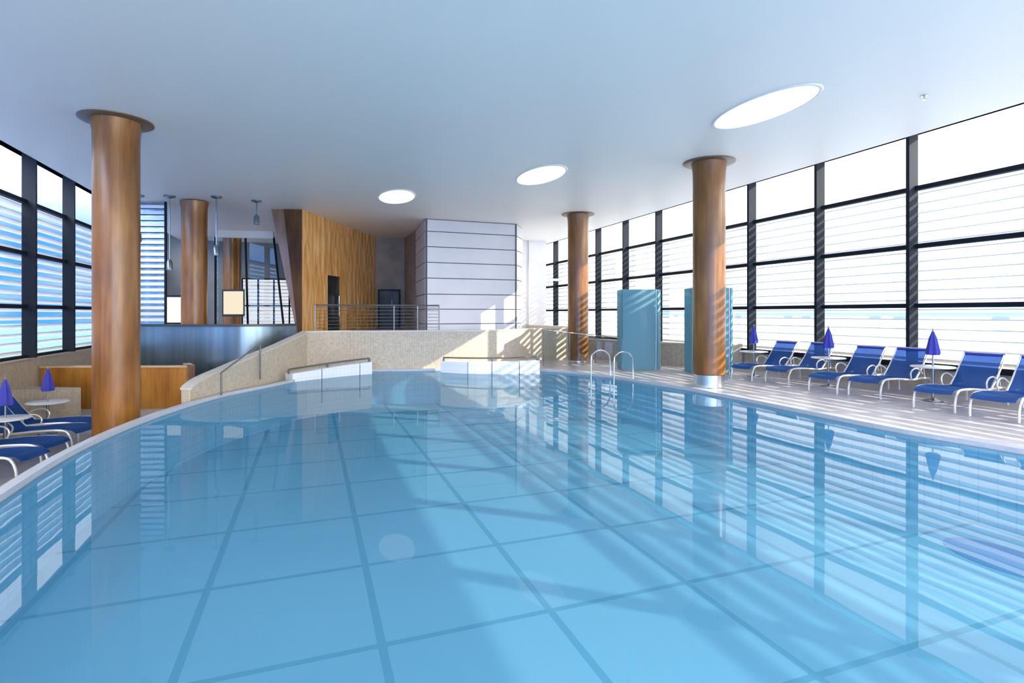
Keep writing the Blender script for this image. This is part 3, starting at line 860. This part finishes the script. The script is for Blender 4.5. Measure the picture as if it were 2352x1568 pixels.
# end wall window behind the bar with blinds
ew = MB()
for x in (-2.9,-2.25,-1.6,-.95,-.30): ew.box(x-.035,x+.035,T1-.10,T1-.0,.75,3.1)
for z in (.75,1.9,3.1): ew.box(-2.9,-.30,T1-.10,T1-.0,z-.03,z+.03)
eo = ew.build('window_31', M['frame']); struct(eo)
pn = MB().box(-2.88,-.32,T1-.045,T1-.02,.78,3.07); pn.build('glow_blind', emit('glowing_blind', (.93,.95,1), .75), eo)  # blind glows on its own, in place of daylight behind it
s = MB(); z = .85
while z < 3.05: s.box(-2.87,-.33,T1-.075,T1-.05,z,z+.05); z += .16
s.build('blind_slats', M['slat'], eo)
# bar platform with stools beside the leaning wall
struct(MB().prism([(-2.2,16.6),(-.25,16.2),(-.25,18.6),(-2.6,19.0)], .28, .40).build('trim_8', M['deck']))
def make_stool():
    e = empty('bar_stool')
    MB().lathe([(.17,.74),(.19,.76),(.19,.79),(.16,.81)], n=20).build('seat', M['black'], e, True)
    for a in range(4):
        an = pi/4+a*pi/2
        MB().tube([(.12*cos(an),.12*sin(an),.74),(.2*cos(an),.2*sin(an),0)], .013, 6).build('leg', M['railsteel'], e)
    MB().tube([(.17*cos(2*pi*j/12),.17*sin(2*pi*j/12),.28) for j in range(12)], .01, 6, closed=True).build('footrest', M['railsteel'], e)
    return e
ps = make_stool(); fs0 = [True]
put(ps, fs0, (-1.15,17.1,.40), 0, 'black bar stool farther from the leaning wood wall', 'bar stools by the leaning wall', 'stool')
put(ps, fs0, (-.66,16.85,.40), 0, 'black bar stool closest to the leaning wood wall', 'bar stools by the leaning wall', 'stool')

# pendant spotlights on rods
def make_pendant(L_):
    e = empty('pendant_light')
    MB().lathe([(.14,-.001),(.14,-.03),(.03,-.07)], n=20).build('ceiling_plate', M['drum'], e, True)
    MB().tube([(0,0,-.05),(0,0,-L_)], .018, 8).build('rod', M['drum'], e)
    MB().lathe([(.035,-L_+.02),(.07,-L_-.05),(.075,-L_-.26),(.05,-L_-.27)], n=16).build('lamp_head', M['drum'], e, True)
    return e
for i, (x, y, L_, lab) in enumerate([(-4.39,17.3,1.0,'grey pendant light beside the louvre reflection, mostly behind the big column'),
        (-3.62,17.1,1.75,'grey rod pendant light just left of the second column'),
        (-2.44,16.75,1.35,'grey rod pendant light just right of the second column'),
        (-1.46,16.95,.42,'short grey pendant light nearest the leaning wood wall')]):
    e = make_pendant(L_); e.location = (x, y, ZC); tag(e, lab, 'pendant light', 'pendant lights over the steel counter')

# ---------------------------------------------------------------- outside
def villa():
    e = empty('white_building', (34, 12, -1.2))
    rel(MB().box(34, 44, -22, 50, -1.2, 4.6).build('wall', M['villa']), e)
    rel(MB().box(33.7, 44.3, -22.3, 50.3, 4.6, 4.85).build('parapet', M['villa']), e)
    rel(MB().box(33.6, 34, -22, 50, 1.55, 1.75).build('ledge', pbr('blue_ledge', (.10,.32,.62), .5)), e)
    y = -18
    while y < 48:
        for z in (-.6, .55, 1.1, 3.0, 3.6):
            for dy in (0, 1.6):
                rel(MB().box(33.96, 34.03, y+dy, y+dy+.75, z, z+.24).build('window', M['villaglass']), e)
        y += 6.8
    tag(e, 'long low white building outside the right windows', 'building')
villa()
struct(MB().box(WR+.3, 160, -90, 140, -1.4, -1.2).build('ground_terrace', M['terrace']), 'pale paving outside the right windows', 'ground')
struct(MB().box(-260, WL-.3, -150, 260, -2.6, -2.4).build('ground_sea', M['sea']), 'blue sea outside the left windows', 'water')

# ---------------------------------------------------------------- light
SKY_LEFT, SKY_RIGHT, SKY_BACK = 1.6, 2.6, 9.
wd = bpy.data.worlds.new('sky'); sc.world = wd; wd.use_nodes = True
N = wd.node_tree.nodes; L = wd.node_tree.links; N.clear()
wo_ = N.new('ShaderNodeOutputWorld'); bg = N.new('ShaderNodeBackground')
tc = N.new('ShaderNodeTexCoord'); sp = N.new('ShaderNodeSeparateXYZ'); L.new(tc.outputs['Generated'], sp.inputs[0])
elev = N.new('ShaderNodeMapRange'); elev.inputs['From Min'].default_value = .11; elev.inputs['From Max'].default_value = .36
L.new(sp.outputs[2], elev.inputs[0])
mixE = N.new('ShaderNodeMix'); mixE.data_type = 'RGBA'
mixE.inputs[6].default_value = (.06, .27, .80, 1); mixE.inputs[7].default_value = (2.5, 2.4, 2.35, 1)
L.new(elev.outputs[0], mixE.inputs[0])
side = N.new('ShaderNodeMapRange'); side.inputs['From Min'].default_value = -.35; side.inputs['From Max'].default_value = .25
L.new(sp.outputs[0], side.inputs[0])
mixS = N.new('ShaderNodeMix'); mixS.data_type = 'RGBA'; mixS.inputs[7].default_value = (1.0, .965, .935, 1)
L.new(side.outputs[0], mixS.inputs[0]); L.new(mixE.outputs[2], mixS.inputs[6])
nz = N.new('ShaderNodeTexNoise'); nz.inputs['Scale'].default_value = 5; nz.inputs['Detail'].default_value = 6
mp = N.new('ShaderNodeMapping'); mp.inputs['Scale'].default_value = (1,1,3.5)
L.new(tc.outputs['Generated'], mp.inputs[0]); L.new(mp.outputs[0], nz.inputs[0])
cr = N.new('ShaderNodeMapRange'); cr.inputs['From Min'].default_value = .45; cr.inputs['From Max'].default_value = .7
cr.inputs['To Max'].default_value = .25
L.new(nz.outputs[0], cr.inputs[0])
mixC = N.new('ShaderNodeMix'); mixC.data_type = 'RGBA'; mixC.inputs[7].default_value = (1, 1, 1, 1)
L.new(cr.outputs[0], mixC.inputs[0]); L.new(mixS.outputs[2], mixC.inputs[6])
L.new(mixC.outputs[2], bg.inputs[0])
def ramp(sock, f0, f1, t0, t1):
    m = N.new('ShaderNodeMapRange'); m.inputs['From Min'].default_value = f0; m.inputs['From Max'].default_value = f1
    m.inputs['To Min'].default_value = t0; m.inputs['To Max'].default_value = t1
    L.new(sock, m.inputs[0]); return m.outputs[0]
s1 = ramp(sp.outputs[0], -.2, .6, SKY_LEFT, SKY_RIGHT)
s2 = ramp(sp.outputs[1], -.25, -.8, 0, SKY_BACK)
sa = N.new('ShaderNodeMath'); sa.operation = 'ADD'
L.new(s1, sa.inputs[0]); L.new(s2, sa.inputs[1]); L.new(sa.outputs[0], bg.inputs[1])
L.new(bg.outputs[0], wo_.inputs[0])

sd = bpy.data.lights.new('sun', 'SUN'); sd.energy = 7.8; sd.angle = radians(.35); sd.color = (1, .92, .78)
so = bpy.data.objects.new('sun', sd); COL.objects.link(so)
so.rotation_euler = Vector((-1, .819, -.59)).to_track_quat('-Z', 'Y').to_euler(); so.location = (30, -10, 20)

# ---------------------------------------------------------------- camera and view
cam = bpy.data.cameras.new('camera'); cam.sensor_width = 36; cam.lens = 1250/2352*36
cam.shift_y = -64/2352; cam.clip_start = .05; cam.clip_end = 600
co = bpy.data.objects.new('camera', cam); COL.objects.link(co)
co.location = (0, 0, 1.54); co.rotation_euler = (pi/2, 0, -atan2(.3456, .938)); sc.camera = co
vs = sc.view_settings; vs.view_transform = 'Standard'; vs.look = 'None'; vs.gamma = 1; vs.use_curve_mapping = False
vs.exposure = 0.2
cy = sc.cycles
cy.use_denoising = True; cy.max_bounces = 12; cy.diffuse_bounces = 6; cy.glossy_bounces = 6; cy.transparent_max_bounces = 16
cy.sample_clamp_indirect = 6; cy.caustics_reflective = False; cy.caustics_refractive = False
